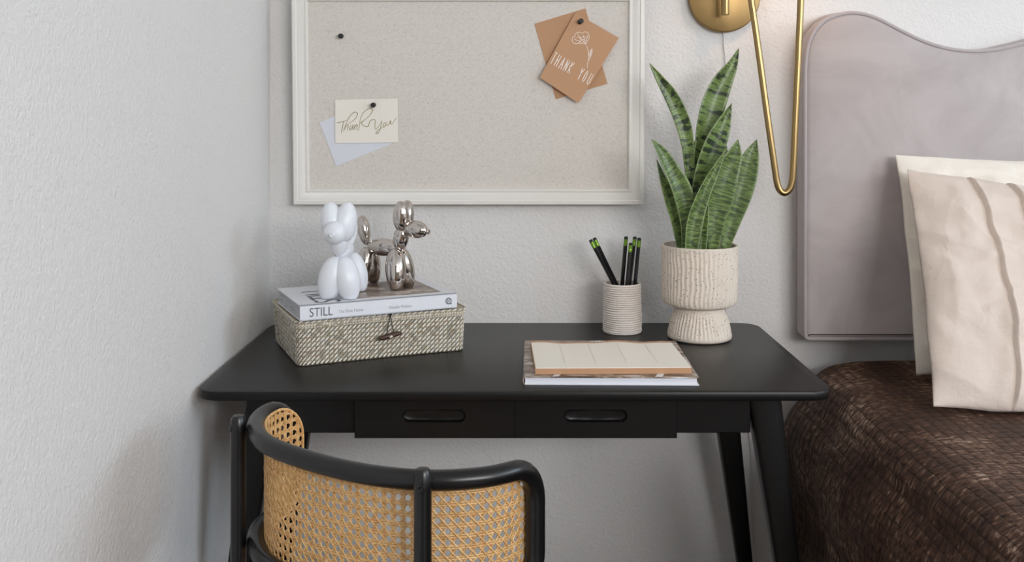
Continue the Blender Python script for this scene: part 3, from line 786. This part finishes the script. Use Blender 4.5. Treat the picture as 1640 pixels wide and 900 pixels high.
m = MB().rings([hexr(r, z, 16) for r, z in ((.0045, PL-.006), (.0045, PL-.001), (.0038, PL))]); build('eraser', m, M_ERAS, pencil0)
tips = [((945.5, 384), 2.425, (.018, .004), 'pencil with green ferrule leaning furthest left in the cup'),
        ((951.5, 381), 2.435, (.019, .012), 'leaning pencil with green ferrule just right of the leftmost one'),
        ((1002.8, 379), 2.425, (-.006, .032), 'tall upright pencil, leftmost of the right-hand bunch'),
        ((1010.4, 389), 2.405, (.000, -.019), 'shortest pencil in the front of the right-hand bunch'),
        ((1017, 379), 2.43, (.012, .026), 'tall upright pencil behind the shortest one'),
        ((1024, 381), 2.42, (.030, .016), 'pencil tilting outward at the right end of the bunch')]
for k, (p, Y, base, lab) in enumerate(tips):
    T_ = at(p[0], p[1], Y); B_ = V3((CX+base[0]*(1 if k < 2 else .8), CY+base[1], 0))
    if k == 0: B_ = V3((CX+.022, CY-.004, 0))
    if k == 1: B_ = V3((CX+.025, CY+.010, 0))
    dxy = math.hypot(T_.x-B_.x, T_.y-B_.y); B_.z = T_.z-math.sqrt(PL**2-dxy**2)
    if B_.z < ZT+.007: pass
    o = pencil0 if k == 0 else pencil0.copy()
    if k:
        COL.objects.link(o)
        for ch in pencil0.children:
            c_ = ch.copy(); COL.objects.link(c_); c_.parent = o
    o.location = B_; o.rotation_euler = (T_-B_).to_track_quat('Z', 'Y').to_euler()
    tag(o, 'black '+lab, 'pencil', 'pencils in the ceramic cup')
    print('pencil', k, round(B_.z-ZT, 4))

# ---------------------------------------------------------------- stack by the planner
def frame2(O, ang):
    c_, s_ = math.cos(math.radians(ang)), math.sin(math.radians(ang)); O = V3(O)
    return lambda a, b, z: V3((O.x+c_*a-s_*b, O.y+s_*a+c_*b, O.z+z))
def qbox(fr, a0, a1, b0, b1, z0_, z1_, mb=None, mi=0):
    mb = mb or MB()
    return mb.add([fr(a0,b0,z0_),fr(a1,b0,z0_),fr(a1,b1,z0_),fr(a0,b1,z0_),fr(a0,b0,z1_),fr(a1,b0,z1_),fr(a1,b1,z1_),fr(a0,b1,z1_)],
                  [(0,3,2,1),(4,5,6,7),(0,1,5,4),(1,2,6,5),(2,3,7,6),(3,0,4,7)], mi)
fr = frame2((.0215, 1.940, ZT+.0003), -1.0)
bk = thing('hardcover_book', fr(.17, .15, 0), 'large hardcover book with a brown and grey photo cover under the desk pad', 'book')
BW, BD, BT = .341, .312, .0165
build('page_block', qbox(fr, .004, BW-.004, .003, BD-.003, .0022, BT-.0022), M_PAGESW, bk, smooth=False)
build('front_cover', qbox(fr, .003, BW, 0, BD, BT-.0022, BT), M_ART, bk, bevel=.0006)['label'] = 'brown and grey photo cover'
build('back_cover', qbox(fr, .003, BW, 0, BD, 0, .0022), M_COVER, bk, bevel=.0006)
R = []
for k in range(9):
    a = PI/2+PI*k/8; R.append((.004+.0045*math.cos(a), BT/2+BT/2*math.sin(a)))
for k in range(9):
    a = PI/2+PI*(8-k)/8; R.append((.0045+.0028*math.cos(a), BT/2+(BT/2-.002)*math.sin(a)))
build('spine', MB().rings([[fr(a, b, z) for a, z in R] for b in (0, BD)]), M_ART, bk, ang=50)
for a0, wq in ((.062, .012), (.262, .014)):
    mb = MB(); P = [fr(a0, .0, BT+.0003), fr(a0+.004, .010, BT+.0003), fr(a0+.010, .028, BT+.0003)]
    for p in P: mb.v += [p-V3((wq/2, 0, 0)), p+V3((wq/2, 0, 0))]
    mb.f = [(0, 1, 3, 2), (2, 3, 5, 4)]; mb.mi = [0, 0]
    build('white_cover_mark', mb, M_COVER, bk, smooth=False)
fp_ = frame2((.0455, 1.953, ZT+BT+.0009), 1.3)
pad = thing('desk_pad', fp_(.15, .1, 0), 'cream planner pad on a brown kraft back lying on the hardcover book', 'desk pad')
AW, AD = .307, .232
def wav(a, b): return .0016*math.sin(a*38+1)*(b/AD)**2+.0008*math.sin(a*75)*(b/AD)
def sheet(a0, a1, b0, b1, z0_, z1_, skew=0):
    N = 40; R = []
    for k in range(N+1):
        a = a0+(a1-a0)*k/N
        wb = wav if z0_ > 0 else (lambda a, b: 0)
        R.append([fp_(a+skew, b0, z0_), fp_(a, b1, z0_+wb(a, b1)), fp_(a, b1, z1_+wav(a, b1)), fp_(a, (b0+b1)/2, z1_+wav(a, (b0+b1)/2)), fp_(a, b0, z1_)])
    return MB().rings(R)
build('kraft_backing', sheet(0, AW, 0, AD, 0, .0112), M_KRAFT, pad, ang=30)
build('paper_block', sheet(.0008, AW-.001, .0008, AD-.021, .0112, .0128), M_CREAM, pad, ang=30)
build('header_lettering', textmb('WEEK', fp_(.123, AD-.0165, .0122), fp_(1, 0, 0)-fp_(0, 0, 0), fp_(0, 1, 0)-fp_(0, 0, 0), .011, 1.4, .0012), M_WHITEINK, pad, smooth=False)
mb = MB()
for k in range(1, 5):
    a = AW*k/5
    mb.v += []; kk = len(mb.v)
    PP = [(b, .01295+wav(a, b)*1.0) for b in [.035+(.17)*q/6 for q in range(7)]]
    for b, z in PP: mb.v += [fp_(a-.0004, b, .0130+wav(a, .107)*b/.107 if b < .107 else z+.0001), fp_(a+.0004, b, .0130+wav(a, .107)*b/.107 if b < .107 else z+.0001)]
    for i in range(6): mb.f.append((kk+2*i, kk+2*i+1, kk+2*i+3, kk+2*i+2)); mb.mi.append(0)
build('column_lines', mb, M_LINEINK, pad, smooth=False)

# ---------------------------------------------------------------- woven box
fb = frame2((-.447, 2.073, ZT+.0004), 23.5)
bx = thing('woven_box', fb(.19, .14, 0), 'woven seagrass lidded box on the left end of the desk', 'box')
LW, LD, LH = .378, .275, .093
def perim(out, z):
    P = rrect(-out, LW+out, -out, LD+out, .020+out, 6); return P
def path_fn(P):
    ac = [0]; n = len(P)
    for i in range(n): ac.append(ac[-1]+math.hypot(P[(i+1) % n][0]-P[i][0], P[(i+1) % n][1]-P[i][1]))
    def f(s):
        s %= ac[-1]
        for i in range(n):
            if ac[i+1] >= s:
                t_ = (s-ac[i])/max(1e-9, ac[i+1]-ac[i]); a, b = P[i], P[(i+1) % n]
                x, y = a[0]+(b[0]-a[0])*t_, a[1]+(b[1]-a[1])*t_; L = math.hypot(b[0]-a[0], b[1]-a[1]) or 1
                return x, y, (b[1]-a[1])/L, -(b[0]-a[0])/L
        return P[0][0], P[0][1], 0, -1
    return f, ac[-1]
PF, PLn = path_fn(perim(0, 0))
def wallpt(s, z, off):
    x, y, nx, ny = PF(s); sag = -.003*math.sin(PI*max(0, min(1, x/LW))) * (1 if ny < -.7 else 0)
    bot = -.004*(1-z/LH); bt = bot+off-sag*0
    if ny < -.7: y += .006*math.sin(PI*max(0, min(1, x/LW)))
    return fb(x+nx*bt, y+ny*bt, z)
def weave(mb, P2, u0, u1, v0, v1, c_, ok=None, h=.0011):
    q2 = math.sqrt(.5); rng = random.Random(5)
    for i in range(-200, 400):
        for j in range(-200, 400):
            kind = (i+j) % 2
            if kind == 0: cells = (i-.22, j+.14, 1.44, .72); mat = 0
            else: cells = (i+.06, j-.06, .88, 1.12); mat = 1
            a0, b0 = cells[0]*c_, cells[1]*c_; a1, b1 = a0+cells[2]*c_, b0+cells[3]*c_
            ca, cb = (a0+a1)/2, (b0+b1)/2; u = (ca-cb)*q2; v = (ca+cb)*q2
            if not (u0 <= u <= u1 and v0 <= v <= v1): continue
            if mat == 1: mat = rng.choice((1, 1, 2, 3, 1, 4))
            elif rng.random() < .12: mat = 3
            g_ = c_*.06; k = len(mb.v); jj = rng.uniform(-.0003, .0003)
            for (e, hh_) in ((g_, 0 if mat else h*.5), (c_*.2, h+jj+(.0003 if mat == 0 else 0))):
                for a, b in ((a0+e, b0+e), (a1-e, b0+e), (a1-e, b1-e), (a0+e, b1-e)):
                    uu = min(max((a-b)*q2, u0), u1); vv = min(max((a+b)*q2, v0), v1); mb.v.append(P2(uu, vv, hh_))
            for q in range(4): mb.f.append((k+q, k+(q+1) % 4, k+4+(q+1) % 4, k+4+q)); mb.mi.append(mat)
            mb.f.append((k+4, k+5, k+6, k+7)); mb.mi.append(mat)
body = MB()
NP = 120
R = [[wallpt(PLn*q/NP, z, -.0006) for q in range(NP)] for z in (.0, .02, .05, .08, LH-.012)]
body.rings(R, mi=5)
weave(body, lambda u, v, o: wallpt(u, v, o-.0006), 0, PLn, 0.0008, LH-.011, .0069)
build('box_body', body, M_ST, bx, smooth=False)
lid = MB()
P = perim(.0004, 0); PF2, PL2 = path_fn(P)
def warp(z): return z
R = []
for o, z in ((.0, LH-.014), (.0012, LH-.012), (.0012, LH-.002), (.0, LH), (-.006, LH+.0005), (-.012, LH-.0005)):
    ring = []
    for q in range(NP):
        x, y, nx, ny = PF2(PL2*q/NP)
        if ny < -.7: y += .006*math.sin(PI*max(0, min(1, x/LW)))
        ring.append(fb(x+nx*o, y+ny*o, z))
    R.append(ring)
lid.rings(R, cap0=False, mi=1)
weave(lid, lambda u, v, o: fb(u, v, LH-.0002+o), .012, LW-.012, .016, LD-.012, .0055)
def lidside(u, v, o):
    x, y, nx, ny = PF2(u)
    if ny < -.7: y += .006*math.sin(PI*max(0, min(1, x/LW)))
    return fb(x+nx*(o+.0010), y+ny*(o+.0010), v)
weave(lid, lidside, 0, PL2, LH-.0135, LH-.001, .0045, h=.0008)
lo_ = build('lid', lid, M_ST, bx, smooth=False)
# braided rim
for zz_ in (LH-.0005,):
    mb = MB(); n_ = int(PL2/.0065)
    for q in range(n_):
        s0, s1 = PL2*q/n_, PL2*(q+1.35)/n_
        P_ = [lidside(s0, zz_-.0022, .0006), lidside((s0+s1)/2, zz_, .0022), lidside(s1, zz_+.0022, .0006)]
        mb.tube(P_, [.0009, .0019, .0009], 6, mi=(0, 1, 0, 3)[q % 4])
    build('braided_rim', mb, M_ST, lo_, ang=60)
tc = lidside(0, 0, 0)
def front_at(px):   # front wall point whose sight line is closest to px
    best = min((abs((HX+F*p.x/p.y)-px), k, p) for k, p in ((k, wallpt(PLn*k/2000, .06, .004)) for k in range(2000)) if p.y < 2.25 and abs(p.y-2.073) < .19)
    return best[2]
def fpoint(px, py, off=.006):
    p = front_at(px); nrm = (fb(0, -1, 0)-fb(0, 0, 0)); q = at(px, py, p.y); return V3((p.x, p.y, q.z))+nrm*off
k0 = fpoint(624, 503, .007)
tog = [fpoint(605.5, 541, .010), fpoint(613, 539, .011), fpoint(622, 536, .012), fpoint(632, 533.5, .011), fpoint(640.5, 531.5, .010)]
cd = build('toggle_cord', MB().tube([k0+V3((0, .0035, .0)), k0, fpoint(620.5, 518, .007), fpoint(617.5, 533, .009), fpoint(617, 537, .008)], .0010, 8).tube([k0+V3((.0005, .003, 0)), k0, fpoint(626, 518, .007), fpoint(628.5, 530, .009), fpoint(629, 534, .008)], .0010, 8).tube([k0-V3((.0025, 0, .002)), k0+V3((.0025, 0, .0015))], .002, 8), M_CORDB, bx)
tg_ = catmull(tog, 5); n_ = len(tg_)
build('horn_toggle', MB().tube(tg_, [.0022+.0036*math.sin(PI*(.12+.76*i/(n_-1)))**.8 for i in range(n_)], 14), M_HORN, bx)['label'] = 'dark horn toggle'
mb = MB(); c_ = (tog[1]+tog[3])/2+V3((.0005, 0, -.0003)); nrm = (fb(0, -1, 0)-fb(0, 0, 0)); ad = (tog[3]-tog[1]).normalized(); upd = nrm.cross(ad)
mb.rings([[c_+nrm*dd+(ad*math.cos(2*PI*q/16)*r*1.8+upd*math.sin(2*PI*q/16)*r) for q in range(16)] for dd, r in ((.0045, .0026), (.0064, .0021), (.0066, .0003))])
build('toggle_inlay', mb, M_ST[0], bx)

# ---------------------------------------------------------------- book on the box
ZB = ZT+LH+.0044
fk = frame2((-.4385, 2.067, ZB), 24.9)
book = thing('coffee_table_book', fk(.17, .11, 0), 'white coffee table book with grey title lying on the woven box', 'book')
KW, KD, KT = .349, .228, .0325
build('page_block', qbox(fk, .003, KW-.003, .004, KD-.003, .0025, KT-.0025), M_PAGES, book, smooth=False)
build('cover', qbox(fk, 0, KW, .0, .0035, 0, KT, qbox(fk, 0, KW, 0, KD, 0, .0022, qbox(fk, 0, KW, 0, KD, KT-.0022, KT))), M_COVER, book, smooth=False)
xd = fk(1, 0, 0)-fk(0, 0, 0); yd = fk(0, 1, 0)-fk(0, 0, 0); zd = V3((0, 0, 1))
build('spine_title', textmb('STILL', fk(.019, 0, .0075), xd, zd, .0265, .82, .0003), M_GREYINK, book, smooth=False)
build('spine_subtitle', textmb('The Slow Home', fk(.081, 0, .0105), xd, zd, .0095, .86, .0003), M_PALEINK, book, smooth=False)
build('spine_author', textmb('Natalie Walton', fk(.192, 0, .0100), xd, zd, .0095, .86, .0003), M_PALEINK, book, smooth=False)
mb = MB(); lc = fk(.329, 0, .0165); ny_ = -yd
def ringlogo(r0, r1, a0=0, a1=2*PI, n=28):
    k = len(mb.v)
    for q in range(n+1):
        a = a0+(a1-a0)*q/n
        for r in (r0, r1): mb.v.append(lc+xd*(r*math.cos(a))+zd*(r*math.sin(a))+ny_*.0003)
    for q in range(n): mb.f.append((k+2*q, k+2*q+1, k+2*q+3, k+2*q+2)); mb.mi.append(0)
ringlogo(.0052, .0074)
for (a0, b0, a1, b1) in ((-.0032, -.0045, -.0018, .0045), (-.0018, -.0008, .0012, .0008), (.0004, -.0045, .0018, .0035), (.0018, .0018, .0036, .0035), (.003, -.0075, .0078, -.0058)):
    k = len(mb.v); mb.v += [lc+xd*a+zd*b+ny_*.0003 for a, b in ((a0, b0), (a1, b0), (a1, b1), (a0, b1))]; mb.f.append((k, k+1, k+2, k+3)); mb.mi.append(0)
build('spine_logo', mb, M_GREYINK, book, smooth=False)
build('cover_title', textmb('STILL', fk(.094, .010, KT), yd, -xd, .086, .80, -.0003) if False else textmb('STILL', fk(.092, .010, KT+.0003), yd, -xd, .080, .92, .0), M_GREYINK, book, smooth=False)
build('cover_photo', qbox(fk, .105, .322, .026, KD-.012, KT, KT+.0004), M_PHOTO, book, smooth=False)['label'] = 'brown toned photograph'

# ---------------------------------------------------------------- balloon dogs
def balloon(mb, p0, p1, r, k=1.0, e=.55, n=30, m=34, zmin=-9):
    p0, p1 = V3(p0), V3(p1); ax = (p1-p0); L = ax.length; ax.normalize()
    s = ax.cross(V3((.3, .9, .1))).normalized(); u = s.cross(ax); R = []
    for i in range(m+1):
        th = PI*i/m; t = (1-math.cos(th))/2; rr_ = r*max(.02, math.sin(PI*t**k))**e
        R.append([p0+ax*(L*t)+(s*math.cos(2*PI*q/n)+u*math.sin(2*PI*q/n))*rr_ for q in range(n)])
    for g_ in R:
        for v in g_: v.z = max(v.z, zmin)
    return mb.rings(R)
ZK = ZB+KT
def dog(name, O, heading, S, mat, label, legk):
    h = V3((math.cos(heading), math.sin(heading), 0)); sd = V3((-h.y, h.x, 0)); O = V3(O)
    g = lambda f, s, z: O+h*f*S+sd*s*S+V3((0, 0, z*S))
    root = thing(name, O, label, 'figurine')
    part = lambda nm, *a, par=root, **kw: build(nm, balloon(MB(), *a, **kw), mat, par, ang=180)
    L = legk
    for s in (-1, 1):
        part('front_leg', g(L['ft'], s*.006, .088*L['lh']), g(L['ff'], s*L['ls'], -.007), L['lr']*S, k=L['k'], e=.42, zmin=O.z)
        part('hind_leg', g(-.088, s*.006, .085*L['lh']), g(-.088-L['hf'], s*L['ls'], -.006), L['lr']*S*.86, k=L['k'], e=.42, zmin=O.z)
    part('body', g(.006, 0, L['bz']), g(-.092, 0, L['bz']-.002), L['br']*S, k=1, e=.42)
    part('tail', g(-.096, 0, L['bz']+.0), g(-.112, 0, L['bz']+.068), .0155*S, k=1.15, e=.42)
    part('neck', g(0, 0, L['bz']-.006), g(L['hx'], 0, L['hz']+.004), L['nr']*S, k=1, e=.42)
    for s in (-1, 1): part('ear', g(L['hx']+L['eo'], s*.005, L['hz']-.004+L['ed']), g(L['hx']+L['ef'], s*L['es'], L['hz']+L['eh']), L['er']*S, k=.8, e=.42)
    sn = part('snout', g(L['hx']-.002, 0, L['hz']), g(L['hx']+L['sl'], 0, L['hz']-L['sd']), L['sr']*S, k=1.25, e=.42)
    a = g(L['hx']+L['sl']-.002, 0, L['hz']-L['sd']); d = (g(L['hx']+L['sl'], 0, L['hz']-L['sd'])-g(L['hx'], 0, L['hz'])).normalized()
    s_ = d.cross(V3((0, 0, 1))).normalized(); u = s_.cross(d)
    kn = MB().rings([[a+d*dd*S+(s_*math.cos(2*PI*q/16)+u*math.sin(2*PI*q/16))*r*S for q in range(16)] for dd, r in ((0, .0025), (.003, .0035), (.006, .0056), (.0085, .0056), (.0095, .004), (.0085, .0015), (.008, .0003))])
    build('nose_knot', kn, mat, sn, ang=60)
    return root
WK = dict(ft=-.002, ff=.004, ls=.0275, lh=1.0, lr=.0285, k=.92, hf=.004, bz=.098, br=.020, hx=.010, hz=.147, nr=.020, es=.0215, eo=-.004, ed=-.022, ef=-.006, eh=.059, er=.0262, sl=.051, sd=.004, sr=.0250)
dog('balloon_dog_figurine', (-.3715, 2.150, ZK+.0010), math.radians(-94), 1.0, M_WGLAZE, 'matt white balloon dog figurine facing forward on the white book', WK)
SK = dict(ft=-.004, ff=.012, ls=.0235, lh=1.02, lr=.0240, k=.84, hf=.006, bz=.090, br=.0205, hx=.014, hz=.139, nr=.0185, es=.0125, eo=-.001, ed=-.004, ef=.002, eh=.060, er=.0190, sl=.066, sd=.006, sr=.0200)
dog('balloon_dog_figurine', (-.258, 2.275, ZK+.0016), math.radians(-33), 1.0, M_SILVER, 'polished silver balloon dog figurine turned right beside the white one', SK)
